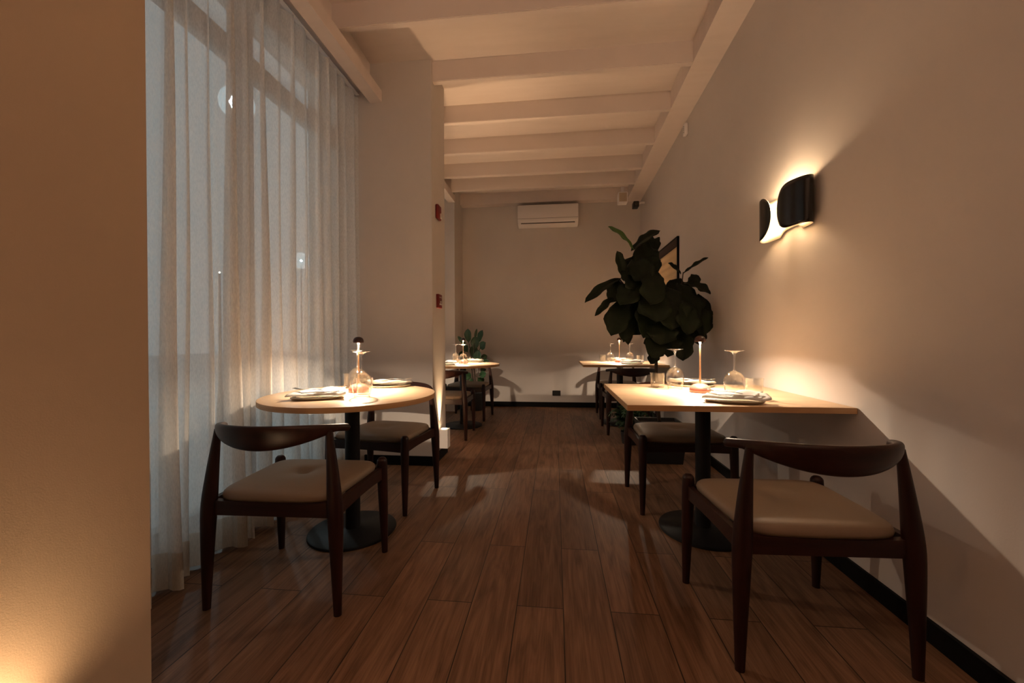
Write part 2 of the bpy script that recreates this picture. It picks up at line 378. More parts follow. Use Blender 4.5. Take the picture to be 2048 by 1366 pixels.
# ================================================================ CURTAINS
def curtain(name, label, y0, y1, x, z0, z1, pitch, seed):
    rnd = random.Random(seed)
    # fold line: irregular pleats
    ys = []; y = y0; ph = [0.0]
    n = int((y1 - y0) / pitch); amps = [.030 + .030 * rnd.random() for _ in range(n + 2)]; wid = [.72 + .56 * rnd.random() for _ in range(n + 1)]
    sw = sum(wid); edges = [y0]
    for a in wid: edges.append(edges[-1] + a * (y1 - y0) / sw)
    drift = [rnd.uniform(-.03, .03) for _ in range(n + 2)]
    NS = 14
    cols = []
    for i in range(n + 1):
        for j in range(NS):
            t = j / NS; cols.append((edges[i] + (edges[i + 1] - edges[i]) * t, i, t))
    cols.append((y1, n, .999))
    zs_ = [z1, z1 - .03, z1 - .08, z1 - .2] + [z1 - .2 - (z1 - .2 - z0) * q / 11 for q in range(1, 12)]
    def pt(c, z):
        y, i, t = c
        f = (z1 - z) / (z1 - z0)                      # 0 top .. 1 bottom
        a = amps[i] * (.62 + .60 * f)
        th = 2 * PI * t
        dx = a * math.sin(th) + .25 * a * math.sin(2 * th + amps[i] * 200)
        dy = .30 * a * math.sin(2 * th) + (drift[i] * (1 - t) + drift[i + 1] * t) * f * f
        wob = .012 * math.sin(z * 2.3 + i * 1.7) * f
        yy = min(max(y + dy, y0), y1)
        return (x + dx + wob, yy, z)
    bm = bmesh.new(); R = [[bm.verts.new(pt(c, z)) for c in cols] for z in zs_]
    for a, b in zip(R, R[1:]):
        for q in range(len(a) - 1): bm.faces.new((a[q], a[q + 1], b[q + 1], b[q]))
    root = obj(name, bm, 'sheer'); tag(root, label, 'curtain')
    # doubled hem at the bottom, on both faces of the cloth
    bm = bmesh.new(); hz = [z0 + .155, z0 + .10, z0 + .05, z0]
    R = [[bm.verts.new(Vector(pt(c, z)) + Vector((.0025, 0, -.001))) for c in cols] for z in hz]
    for a, b in zip(R, R[1:]):
        for q in range(len(a) - 1): bm.faces.new((a[q], a[q + 1], b[q + 1], b[q]))
    obj('hem', bm, 'hem', root)
    # gliders on the track
    for i in range(n + 1):
        yy = edges[i] + (edges[i + 1] - edges[i]) * .5
        obj('curtain_glide', nbox(x - .004, x + .004, yy - .006, yy + .006, z1 - .005, z1 + .02), 'white_plastic', root, smooth=False)
    obj('heading_tape', box(bmesh.new(), x - .016, x + .016, y0, y1, z1 + .019, z1 + .0245), 'white_plastic', root, smooth=False)
    return root
curtain('sheer_curtain', 'tall sheer white curtain hanging in folds behind the near round table', .91, 3.235, -1.66, .012, 3.118, .128, 5)
curtain('sheer_curtain', 'narrow view of sheer white curtain beyond the pillar, beside the far round table', 3.67, 5.70, -1.66, .012, 3.118, .140, 9)

# floor lamp body added around the unseen ceiling fill behind the photographer
t = thing('added_fill_uplighter', 'tall black uplighter added behind the photographer to carry the fill light', 'floor lamp', (.1, -1.3, 0))
bm = bmesh.new(); lathe(bm, [(0, 0), (.17, 0), (.17, .02), (.02, .03), (0, .03)], 32); obj('lamp_base', bm, 'black_metal', t, auto=40)
bm = bmesh.new(); lathe(bm, [(0, .03), (.014, .03), (.014, 1.96), (0, 1.96)], 16); obj('pole', bm, 'black_metal', t)
bm = bmesh.new(); lathe(bm, [(0, 1.95), (.12, 1.965), (.26, 2.02), (.335, 2.10), (.330, 2.10), (.255, 2.03), (.12, 1.975), (0, 1.96)], 40); obj('bowl_shade', bm, 'black_metal', t)

# ================================================================ TABLE LAMP
def make_lamp(loc, label):
    t = thing('table_lamp', label, 'lamp', loc, 0, 'cordless lamps on the dining tables')
    bm = bmesh.new(); lathe(bm, [(0, 0), (.054, 0), (.056, .003), (.056, .018), (.054, .024), (.046, .035), (.034, .043), (.018, .048), (.008, .050), (0, .050)], 40)
    obj('lamp_base', bm, 'terracotta', t, auto=40)
    bm = bmesh.new(); lathe(bm, [(0, .048), (.0065, .049), (.0055, .06), (.0042, .12), (.0038, .20), (.0045, .27), (.006, .288), (0, .289)], 16)
    obj('lamp_stem', bm, 'brass', t)
    bm = bmesh.new(); lathe(bm, [(.0285, .283), (.030, .286), (.0295, .295), (.026, .306), (.019, .313), (.010, .317), (0, .318)], 32)
    lathe(bm, [(.0285, .283), (.0275, .287), (.0265, .295), (.022, .303), (.012, .309), (0, .310)], 32)
    obj('lamp_shade', bm, 'lamp_dome', t)
    bm = bmesh.new(); lathe(bm, [(.007, .2865), (.019, .2865), (.019, .289), (.007, .289)], 24)
    obj('led_ring', bm, 'led', t)
    d = bpy.data.lights.new('lamp_light', 'AREA'); d.energy = LAMP_W; d.color = (1, .775, .555); d.shape = 'DISK'; d.size = .024; d.spread = math.radians(163)
    l = bpy.data.objects.new('lamp_light', d); C.objects.link(l); l.parent = t; l.location = (.0, 0, .2805)
    return t
LAMP_W = 16.5
# ================================================================ GLASSES
def make_wineglass(loc, label, group='upside down wine glasses on the tables'):
    t = thing('wine_glass', label, 'wine glass', loc, 0, group)
    # stands on its rim: bowl below, stem above, foot on top
    out = [(.040, 0), (.0435, .02), (.0485, .045), (.051, .07), (.049, .09), (.041, .110), (.028, .124), (.014, .131)]
    inn = [(.0390, 0), (.0422, .02), (.0472, .045), (.0497, .07), (.0476, .09), (.0396, .1085), (.0265, .122), (.012, .128), (0, .1285)]
    bm = bmesh.new(); lathe(bm, list(reversed(inn)) + out + [(.006, .1335), (0, .134)], 40); obj('bowl', bm, 'glass', t)
    bm = bmesh.new(); lathe(bm, [(0, .132), (.008, .133), (.0052, .142), (.0040, .165), (.0040, .195), (.0052, .214), (.010, .226), (0, .226)], 16); obj('stem', bm, 'glass_thick', t)
    bm = bmesh.new(); lathe(bm, [(.009, .226), (.022, .2325), (.040, .2365), (.0455, .238), (.046, .240), (.040, .2412), (0, .2412)], 40); obj('foot', bm, 'glass_thick', t)
    return t
def make_tumbler(loc, label, group='clear water tumblers on the tables'):
    bm = bmesh.new()
    lathe(bm, [(0, 0), (.036, 0), (.040, .004), (.0455, .088), (.0455, .090), (.0435, .090), (.0385, .012), (.034, .010), (0, .009)], 12)
    o = obj('tumbler_glass', bm, 'glass'); o.location = loc
    return tag(o, label, 'tumbler', group)
# ================================================================ PLACE SETTING
def make_plate():
    bm = bmesh.new(); n = 48; rings = []
    for s, z in ((0, 0), (.80, 0), (.93, .004), (1.0, .010), (.985, .012), (.90, .008), (.75, .0055), (0, .005)):
        if s == 0: rings.append([bm.verts.new((0, 0, z))] * n); continue
        rings.append([bm.verts.new((.128 * s * math.copysign(abs(math.cos(a)) ** .9, math.cos(a)), .078 * s * math.copysign(abs(math.sin(a)) ** .85, math.sin(a)), z)) for a in [2 * PI * i / n for i in range(n)]])
    for a, b in zip(rings, rings[1:]):
        for i in range(n):
            j = (i + 1) % n
            f = [a[i]] + ([a[j]] if a[j] != a[i] else []) + [b[j]] + ([b[i]] if b[i] != b[j] else [])
            bm.faces.new(f)
    return obj('serving_plate', bm, 'stoneware')
def make_napkin():
    """folded linen: a long folded strip rolled at one end, with a flap laid across it"""
    bm = bmesh.new(); rings = []
    NK = 28
    for i in range(33):
        u = i / 32; roll = max(0, (u - .80) / .20)
        yf = -.060 + .016 * math.sin(u * 3.6) + .012 * (1 - u); yb = .052 + .016 * math.sin(PI * u) - .030 * roll
        ring = []
        for k in range(NK):
            a = 2 * PI * k / NK; v = .5 - .5 * math.cos(a); side = math.sin(a)
            th = .0050 + .0045 * math.exp(-((v - .10) / .14) ** 2) + .003 * roll
            zc = .0225 + .019 * v ** 1.3 + .0035 * math.sin(u * 11 + v * 5) * (.4 + v) + .012 * roll ** 2 * (1 - v)
            x = -.128 + .265 * u + .045 * (v - .3) * (1 - 1.3 * u)
            ring.append((x, yf + (yb - yf) * v, zc + th * side))
        rings.append(ring)
    loft(bm, rings)
    # a second, smaller fold lying across the middle
    rings = []
    for i in range(13):
        u = i / 12; ring = []
        for k in range(16):
            a = 2 * PI * k / 16; v = .5 - .5 * math.cos(a)
            ring.append((-.02 + .10 * u + .05 * v, -.030 + .085 * v, .0335 + .018 * v + .003 * math.sin(u * 6) + .0028 * math.sin(a)))
        rings.append(ring)
    loft(bm, rings)
    return obj('linen_napkin', bm, 'linen')
def make_fork():
    bm = bmesh.new()
    def strip(pts, w, th=.0016):
        loft(bm, [[(p[0], p[1] - ww / 2, p[2]), (p[0], p[1] + ww / 2, p[2]), (p[0], p[1] + ww / 2, p[2] + th), (p[0], p[1] - ww / 2, p[2] + th)] for p, ww in zip(pts, w)])
    strip([(.075, 0, .002), (.05, 0, .004), (.0, 0, .006), (-.03, 0, .004), (-.045, 0, .003), (-.055, 0, .003)], [.012, .010, .006, .006, .014, .022])
    for k in range(4):
        y = -.0093 + k * .0062
        strip([(-.055, y, .003), (-.075, y, .005), (-.10, y, .010)], [.0034, .003, .0018])
    return obj('fork', bm, 'steel')
def make_knife():
    bm = bmesh.new()
    loft(bm, [[(x, -w, z), (x, w, z), (x, w, z + .0022), (x, -w, z + .0022)] for x, w, z in ((-.10, .0055, .0), (-.06, .006, .001), (-.01, .0045, .001), (0, .006, .001), (.06, .0085, .001), (.09, .006, .0), (.10, .001, .0))])
    return obj('table_knife', bm, 'steel')
proto = {}
def place_setting(x, y, rz, z, where):
    """plate with napkin, fork and knife lying on it"""
    R = Matrix.Rotation(rz, 4, 'Z')
    def put(key, fn, off, lab, cat, grp, dr=0, tilt=0):
        if key not in proto: o = proto[key] = fn()
        else: o = proto[key].copy(); C.objects.link(o)
        p = R @ Vector(off); o.location = (x + p.x, y + p.y, z + p.z); o.rotation_euler = (tilt, 0, rz + dr)
        tag(o, lab + ' ' + where, cat, grp); return o
    put('plate', make_plate, (0, 0, .0), 'oval beige stoneware plate under a napkin', 'plate', 'oval plates on the tables')
    put('napkin', make_napkin, (0, 0, .0), 'folded white linen napkin draped on the plate', 'napkin', 'linen napkins on the plates')
    put('fork', make_fork, (-.035, .004, .0435), 'steel fork with four tines on the napkin', 'fork', 'forks on the napkins', dr=math.radians(-28))
    put('knife', make_knife, (.03, -.035, .0360), 'steel knife lying along the napkin', 'knife', 'knives on the napkins', dr=math.radians(4))

# ================================================================ TABLES
def pedestal(t, zt, plate=.0):
    bm = bmesh.new(); lathe(bm, [(0, 0), (.229, 0), (.232, .004), (.230, .012), (.222, .016), (.06, .019), (.048, .024), (0, .024)], 64)
    obj('table_base', bm, 'black_metal', t, auto=30)
    bm = bmesh.new(); lathe(bm, [(0, .018), (.039, .018), (.039, zt - .012), (0, zt - .012)], 32); obj('pedestal_pole', bm, 'black_metal', t, auto=40)
    bm = bmesh.new(); lathe(bm, [(0, zt - .014), (.14, zt - .014), (.16, zt - .004), (.16, zt - .001), (0, zt - .001)], 24); obj('mounting_plate', bm, 'black_metal', t, auto=30)
def round_table(loc, label):
    t = thing('round_dining_table', label, 'table', loc, 0)
    r = .450; z0, z1 = .733, .760
    pedestal(t, z0)
    bm = bmesh.new(); lathe(bm, [(0, z1), (r - .002, z1), (r, z1 - .001)], 96)
    lathe(bm, [(0, z0), (r - .002, z0), (r, z0 + .0015)], 96)
    obj('tabletop', bm, 'oak_top', t, auto=30)
    bm = bmesh.new(); lathe(bm, [(r, z0 + .001), (r + .0005, z0 + .003), (r + .0005, z1 - .003), (r, z1 - .0008)], 96)
    obj('edge_band', bm, 'oak_edge', t, auto=60)
    return t
def square_table(loc, label):
    t = thing('rectangular_dining_table', label, 'table', loc, 0)
    z0, z1 = .730, .757; hx, hy = .483, .435
    pedestal(t, z0)
    obj('tabletop', nbox(-hx, hx, -hy, hy, z0, z1, bev=.0015), 'oak_top', t, smooth=False)
    bm = bmesh.new()
    e = .0012
    for a in ((-hx - e, hx + e, -hy - e, -hy), (-hx - e, hx + e, hy, hy + e), (-hx - e, -hx, -hy, hy), (hx, hx + e, -hy, hy)): box(bm, *a, z0 + .001, z1 - .0015)
    obj('edge_band', bm, 'oak_edge', t, smooth=False)
    return t
TL = (-1.12, 2.10); TR = (.812, 2.30); TFL = (-1.125, 4.80); TFR = (.812, 5.13)
round_table((*TL, 0), 'near round pale oak table on a black pedestal by the tall curtain')
round_table((*TFL, 0), 'far round pale oak table on a black pedestal, partly hidden by the pillar')
square_table((*TR, 0), 'near rectangular pale oak table against the right wall, brightly lit')
square_table((*TFR, 0), 'far rectangular pale oak table beyond the fiddle leaf plant')

# ================================================================ CHAIRS
def make_chair(loc, rz, label):
    t = thing('elbow_chair', label, 'chair', loc, rz, 'dark wooden elbow chairs at the tables')
    for s in (1, -1):
        keys = [(.268 * s, -.228, 0, .0150), (.265 * s, -.227, .16, .0215), (.261 * s, -.225, .33, .0285), (.257 * s, -.223, .42, .0300),
                (.249 * s, -.219, .52, .0250), (.239 * s, -.215, .62, .0185), (.231 * s, -.212, .69, .0140), (.229 * s, -.211, .708, .0130)]
        pts = smoothpath(keys, 22); bm = bmesh.new(); tube(bm, [p[:3] for p in pts], [p[3] for p in pts], 16, .86)
        obj('leg', bm, 'walnut', t, auto=50)
        keys = [(.270 * s, .232, 0, .0140), (.268 * s, .226, .18, .0205), (.265 * s, .220, .37, .0250), (.264 * s, .218, .450, .0245), (.264 * s, .218, .468, .021), (.264 * s, .218, .477, .012)]
        pts = smoothpath(keys, 20); bm = bmesh.new(); tube(bm, [p[:3] for p in pts], [p[3] for p in pts], 16)
        obj('leg', bm, 'walnut', t, auto=50)
    # seat rails, one frame: back, front and two sides
    bm = bmesh.new()
    def rail(a, b, h0, h1, th, bow, z1):
        a = Vector(a); b = Vector(b); d = (b - a); nrm = Vector((d.y, -d.x, 0)).normalized(); rings = []
        for i in range(13):
            u = i / 12; c = a + d * u + nrm * bow * (1 - (2 * u - 1) ** 2)
            h = h0 + (h1 - h0) * (1 - (2 * u - 1) ** 2)
            rings.append([(c.x - nrm.x * th, c.y - nrm.y * th, z1), (c.x + nrm.x * th, c.y + nrm.y * th, z1),
                          (c.x + nrm.x * th, c.y + nrm.y * th, z1 - h), (c.x - nrm.x * th, c.y - nrm.y * th, z1 - h)])
        loft(bm, rings)
    rail((-.250, -.216, 0), (.250, -.216, 0), .058, .052, .012, .012, .430)
    rail((.250, .215, 0), (-.250, .215, 0), .056, .050, .012, .004, .430)
    for s in (1, -1):
        rail((.256 * s, -.215, 0), (.262 * s, .215, 0), .060, .050, .011, 0, .431)
    obj('seat_frame', bm, 'walnut_rail', t, smooth=True, auto=35)
    # upholstered seat: crowned cushion, wide at the front
    bm = bmesh.new(); N = 64
    def outline(a, sc, inset):
        ca, sa = math.cos(a), math.sin(a); e = .26 + .74 * max(0, 1 - sc) ** 1.2 if sc < .95 else .26
        u = math.copysign(abs(ca) ** e, ca); v = math.copysign(abs(sa) ** e, sa)
        hw = .236 + .018 * (v + 1) / 2 - inset; hd = .216 - inset
        y = v * hd * sc - .002
        bow = (-.016 if v < 0 else .004) * (1 - u * u) * abs(v)
        notch = 1 - .05 * max(0, -v) * 0
        return u * hw * sc * notch, y + bow * sc
    prof = [(.0, .406, 0), (.95, .406, .006), (1.0, .412, 0), (1.012, .424, 0), (1.0, .436, 0), (.965, .445, 0), (.88, .451, 0), (.7, .456, 0), (.45, .4585, 0), (.2, .4595, 0), (0, .4598, 0)]
    rings = []
    for sc, z, ins in prof:
        if sc == 0: rings.append([bm.verts.new((0, 0, z))] * N); continue
        row = []
        for i in range(N):
            x, y = outline(2 * PI * i / N, sc, ins)
            zz = z + .018
            row.append(bm.verts.new((x, y, zz)))
        rings.append(row)
    for a, b in zip(rings, rings[1:]):
        for i in range(N):
            j = (i + 1) % N
            f = [a[i]] + ([a[j]] if a[j] != a[i] else []) + [b[j]] + ([b[i]] if b[i] != b[j] else [])
            bm.faces.new(f)
    obj('seat', bm, 'leather', t)
    # backrest: one crescent rail, deep in the middle, its arms curving forward to blunt tips
    bm = bmesh.new(); rings = []; NB = 49
    for i in range(NB):
        u = -1 + 2 * i / (NB - 1); au = abs(u)
        th = u * 1.22
        x = .272 * math.sin(th) / math.sin(1.22)
        y = -.312 + .185 * (1 - math.cos(th)) / (1 - math.cos(1.22))
        g = max(0, 1 - (au / .80) ** 2.0)
        h = .030 + .066 * g ** 1.1
        top = .745 - .026 * (au / 1.0) ** 2.2
        tk = .0135 + .0040 * au ** 2
        if au > .965: q = math.sqrt(max(0.02, 1 - ((au - .965) / .035) ** 2)); h *= q; tk *= q; top -= .015 * (1 - q)
        cz = top - h / 2
        tx = .272 * math.cos(th) / math.sin(1.22); ty = .185 * math.sin(th) / (1 - math.cos(1.22))
        L = math.hypot(tx, ty); nx, ny = ty / L, -tx / L           # outward normal in plan
        ring = []
        for k in range(18):
            a = 2 * PI * k / 18
            ex = math.copysign(abs(math.cos(a)) ** .75, math.cos(a)); ez = math.copysign(abs(math.sin(a)) ** .85, math.sin(a))
            lean = .16 * ez * h / 2 * g                                # the wide middle leans back at its top
            o_ = tk * ex + lean
            ring.append((x + nx * o_, y + ny * o_, cz + ez * h / 2))
        rings.append(ring)
    loft(bm, rings); obj('backrest', bm, 'walnut_rail', t, auto=60)
    return t
R_ = math.radians
c0 = make_chair((.842, 1.575, 0), R_(2.4), 'front chair at the near rectangular table, right foreground, its back to us')
dup(c0, (-1.112, 1.665, 0), R_(2.0), 'front chair at the near round table, left foreground, its back to us')
dup(c0, (-1.140, 2.575, 0), R_(172.5), 'chair behind the near round table, facing us beside the pillar')
dup(c0, (.785, 2.700, 0), R_(181.5), 'chair behind the near rectangular table, facing us below the potted fig')
dup(c0, (-1.205, 4.310, 0), R_(1.5), 'front chair at the far round table, half hidden by the pillar')
dup(c0, (-1.165, 5.325, 0), R_(175), 'chair behind the far round table, in front of the small rubber plant')
dup(c0, (.842, 4.690, 0), R_(1.0), 'front chair at the far rectangular table, its backrest just under the tabletop')
dup(c0, (.862, 5.560, 0), R_(180), 'chair behind the far rectangular table, nearest the back wall')

# ================================================================ THINGS ON THE TABLES
ZT = .7572; ZR = .7602
lamp0 = make_lamp((.812, 2.34, ZT), 'slim mushroom lamp with red base on the near rectangular table')
dup(lamp0, (-1.128, 2.19, ZR), 0, 'slim mushroom lamp with red base on the near round table')
dup(lamp0, (-1.135, 4.86, ZR), 0, 'slim mushroom lamp with red base on the far round table')
dup(lamp0, (.822, 5.23, ZT), 0, 'slim mushroom lamp with red base on the far rectangular table')
wg0 = make_wineglass((.925, 2.175, ZT), 'upside-down wine glass right of the lamp on the near rectangular table')
dup(wg0, (.712, 2.465, ZT), 0, 'upside-down wine glass left of the lamp on the near rectangular table')
dup(wg0, (-1.005, 1.985, ZR), 0, 'upside-down wine glass in front of the lamp on the near round table')
dup(wg0, (-1.205, 2.325, ZR), 0, 'upside-down wine glass just behind left of the lamp on the near round table')
dup(wg0, (.948, 5.20, ZT), 0, 'upside-down wine glass right of the lamp on the far rectangular table')
dup(wg0, (.728, 5.36, ZT), 0, 'upside-down wine glass left of the lamp on the far rectangular table')
dup(wg0, (-1.10, 4.71, ZR), 0, 'upside-down wine glass before the lamp on the far round table')
dup(wg0, (-1.245, 4.92, ZR), 0, 'upside-down wine glass left of the lamp on the far round table')
tb0 = make_tumbler((1.060, 2.255, ZT), 'low clear tumbler right of the wine glass on the near rectangular table')
def tb(loc, label):
    o = tb0.copy(); C.objects.link(o); o.location = loc; o['label'] = label
tb((.632, 2.55, ZT), 'faceted clear tumbler at the back left of the near rectangular table')
tb((-1.045, 2.095, ZR), 'clear tumbler seen through the front wine glass on the near round table')
tb((-1.29, 2.40, ZR), 'clear tumbler behind the rear wine glass on the near round table')
tb((1.085, 5.24, ZT), 'clear tumbler right of the wine glass on the far rectangular table')
tb((.640, 5.44, ZT), 'clear tumbler left end of the group on the far rectangular table')
tb((-1.035, 4.61, ZR), 'clear tumbler in front of the lamp on the far round table')
tb((-1.28, 5.03, ZR), 'clear tumbler behind the left wine glass on the far round table')
place_setting(.842, 1.985, R_(-16), ZT, 'at the front of the near rectangular table')
place_setting(.865, 2.635, R_(164), ZT, 'at the back of the near rectangular table')
place_setting(-1.205, 1.915, R_(22), ZR, 'at the front of the near round table')
place_setting(-1.045, 2.44, R_(202), ZR, 'at the back of the near round table')
place_setting(.915, 4.90, R_(-10), ZT, 'at the front of the far rectangular table')
place_setting(.885, 5.46, R_(170), ZT, 'at the back of the far rectangular table')
place_setting(-1.29, 4.575, R_(15), ZR, 'at the front of the far round table')
place_setting(-1.05, 5.09, R_(200), ZR, 'at the back of the far round table')

# ================================================================ WALL SCONCE
def sconce(loc, label):
    t = thing('wall_sconce', label, 'wall lamp', loc)
    # plan of the bent sheet: (along wall, distance from wall)
    keys = [(-.030, .100), (-.080, .104), (-.140, .098), (-.190, .082), (-.220, .058), (-.222, .036), (-.200, .020), (-.140, .012), (-.060, .010),
            (.060, .010), (.140, .012), (.200, .020), (.222, .036), (.220, .058), (.190, .082), (.140, .098), (.080, .104), (.030, .100)]
    pts = smoothpath(keys, 121)
    L = [0]
    for a, b in zip(pts, pts[1:]): L.append(L[-1] + math.hypot(b[0] - a[0], b[1] - a[1]))
    T = L[-1]
    def half(l):
        d = min(l, T - l); H = .117
        if d < .115: q = 1 - d / .115; H *= (1 - q ** 2.4) ** (1 / 2.0)
        return max(H, .012)
    def lower(l):
        x = abs(l - T / 2)
        return half(l) - (.030 * max(0, 1 - (x / .10) ** 4) if x < .10 else 0)
    def sheet(name, off, m):
        bm = bmesh.new(); R = []
        for (p, l) in zip(pts, L):
            i = pts.index(p); a = pts[max(i - 1, 0)]; b = pts[min(i + 1, len(pts) - 1)]
            tx, td = b[0] - a[0], b[1] - a[1]; n = math.hypot(tx, td); nx, nd_ = -td / n, tx / n
            hh, lo = half(l), lower(l)
            R.append([bm.verts.new((-(p[1] + nd_ * off), p[0] + nx * off, -lo + (hh + lo) * q / 10)) for q in range(11)])
        for a, b in zip(R, R[1:]):
            for q in range(10): bm.faces.new((a[q], a[q + 1], b[q + 1], b[q]))
        o = obj(name, bm, m, t)
        mod = o.modifiers.new('thick', 'SOLIDIFY'); mod.thickness = .0012; mod.offset = 0
        return o
    sheet('shade_outer', .0011 * SGN, 'sconce_black'); sheet('shade_inner', -.0011 * SGN, 'sconce_white')
    bm = bmesh.new(); lathe(bm, [(0, -.045), (.012, -.043), (.016, -.03), (.016, .02), (.010, .03), (0, .032)], 20, cx=-.058, cz=0)
    obj('bulb', bm, 'bulb', t)
    bm = bmesh.new(); lathe(bm, [(0, -.07), (.014, -.07), (.016, -.045), (0, -.045)], 20, cx=-.058); box(bm, -.058, -.010, -.01, .01, -.066, -.054)
    obj('lamp_holder', bm, 'white_plastic', t, auto=40)
    obj('wall_plate', nbox(-.010, 0, -.04, .04, -.04, .04, bev=.002), 'white_plastic', t, smooth=False)
    d = bpy.data.lights.new('sconce_light', 'POINT'); d.energy = SC_W; d.color = (1, .72, .45); d.shadow_soft_size = .028
    l = bpy.data.objects.new('sconce_light', d); C.objects.link(l); l.parent = t; l.location = (-.058, 0, .05)
    return t
SGN = -1; SC_W = 6.0
sconce((XW, 2.335, 1.750), 'black folded-sheet wall lamp glowing white inside on the right wall')
# ================================================================ UPLIGHTS ON THE PILLARS
def uplight(loc, label, e, blend=1.0, size=46):
    t = thing('uplight_box', label, 'wall light', loc)
    obj('housing', nbox(0, .085, -.043, .043, 0, .165, bev=.003), 'white_plastic', t, smooth=False)
    bm = bmesh.new(); lathe(bm, [(0, .1655), (.026, .1655), (.026, .167), (0, .167)], 24, cx=.043); obj('lens', bm, 'led_up', t, auto=30)
    d = bpy.data.lights.new('uplight_lamp', 'SPOT'); d.energy = e; d.color = (1, .64, .34); d.spot_size = math.radians(size); d.spot_blend = blend; d.shadow_soft_size = .016
    l = bpy.data.objects.new('uplight_lamp', d); C.objects.link(l); l.parent = t; l.location = (.032, 0, .172); l.rotation_euler = (PI, math.radians(0), 0)
    return t
uplight((XP, 3.435, .105), 'small white box uplight low on the pillar, throwing a beam upward', 62)
hid = uplight((-1.28, 3.64, .105), 'added white box uplight on the rear face of the pillar, unseen fill for the back', 75, size=104)  # extra lamp added out of sight to lift the rear ceiling and wall
hid.rotation_euler = (0, 0, PI / 2)
uplight((XP, .55, .105), 'small white box uplight low on the nearest pillar, below the frame', 17, size=165)

# ================================================================ SMALL WALL DEVICES
t = thing('air_conditioner', 'white split air conditioner high on the back wall', 'air conditioner', (-.100, YB, 2.79))
bm = bmesh.new()
prof = [(0, .0), (-.10, .0), (-.165, .022), (-.205, .062), (-.212, .10), (-.212, .255), (-.200, .295), (-.16, .312), (0, .315)]
loft(bm, [[(x, y, z) for y, z in prof] for x in (-.455, .455)])
bmesh.ops.bevel(bm, geom=[e for e in bm.edges if abs(e.verts[0].co.x - e.verts[1].co.x) < .001 and e.verts[0].co.y < -.01], offset=.006, segments=2, affect='EDGES')
obj('body', bm, 'white_plastic', t, auto=25)
bm = bmesh.new()
loft(bm, [[(x, y, z) for y, z in ((-.180, .022), (-.208, .056), (-.2125, .058), (-.184, .018))] for x in (-.40, .40)])
obj('louver_flap', bm, 'white_plastic', t, smooth=False)
bm = nbox(-.452, .452, -.2132, -.20, .090, .093); box(bm, -.405, .405, -.195, -.170, .020, .030); obj('seam', bm, 'hinge_dark', t, smooth=False)

t = thing('ceiling_speaker', 'white box speaker hanging at the far right end of the ceiling', 'speaker', (.94, 5.68, 2.935))
obj('speaker_body', nbox(-.062, .062, -.06, .06, 0, .150, bev=.008), 'white_plastic', t, smooth=False)
obj('grille', nbox(-.052, .052, -.0615, -.055, .014, .136, bev=.002), 'plaster_shaded', t, smooth=False)
obj('bracket', nbox(-.02, .02, -.02, .02, .148, .2305), 'white_plastic', t, smooth=False)
t = thing('security_camera', 'small black security camera on the right wall near the ceiling corner', 'camera', (XW, 5.95, 3.00))
bm = bmesh.new(); tube(bm, [(0, 0, .03), (-.05, -.01, .028), (-.10, -.02, .005)], .014, 10); obj('bracket', bm, 'white_plastic', t)
bm = nbox(-.175, -.095, -.10, .03, -.055, .028, bev=.012); o = obj('camera_body', bm, 'black_plastic', t); 
bm = bmesh.new(); lathe(bm, [(0, 0), (.022, 0), (.022, .006), (0, .006)], 20); bmesh.ops.rotate(bm, verts=bm.verts, matrix=Matrix.Rotation(PI / 2, 3, 'X')); bmesh.ops.translate(bm, verts=bm.verts, vec=(-.135, -.100, -.014)); obj('lens', bm, 'hinge_dark', t)
t = thing('motion_detector', 'small white motion detector on the right wall under the beam', 'detector', (XW, 4.08, 3.05))
bm = nbox(-.035, 0, -.035, .035, 0, .115, bev=.010); obj('housing', bm, 'white_plastic', t)
bm = bmesh.new()
for z in (.030, .052, .068, .085): box(bm, -.0362, -.034, -.006, .006, z, z + .008)
obj('sensor_slots', bm, 'hinge_dark', t, smooth=False)
t = thing('power_socket', 'small black power outlet low on the back wall', 'socket', (.022, YB, .178))
obj('cover_plate', nbox(-.062, .062, -.008, 0, 0, .080, bev=.002), 'black_plastic', t, smooth=False)
bm = nbox(-.045, -.008, -.0095, -.007, .018, .062); box(bm, .008, .045, -.0095, -.007, .018, .062); obj('outlet_insert', bm, 'pot_black', t, smooth=False)
t = thing('fire_alarm_strobe', 'red fire alarm horn strobe with a clear lens high on the pillar', 'fire alarm', (XP, 3.39, 2.105))
obj('housing', nbox(0, .028, -.050, .050, 0, .125, bev=.010), 'red', t)
obj('strobe_lens', nbox(.027, .040, .002, .030, .012, .055, bev=.003), 'white_lens', t)
t = thing('fire_alarm_pull_station', 'red fire alarm pull station halfway up the pillar', 'fire alarm', (XP, 3.405, 1.335))
obj('housing', nbox(0, .025, -.050, .050, 0, .120, bev=.004), 'red', t)
bm = nbox(.025, .031, -.030, .030, .028, .040); box(bm, .025, .031, -.009, .009, .044, .062); obj('pull_handle', bm, 'white_lens', t, smooth=False)
bm = nbox(.024, .0262, -.035, .035, .090, .096); obj('lettering_bar', bm, 'white_lens', t, smooth=False)
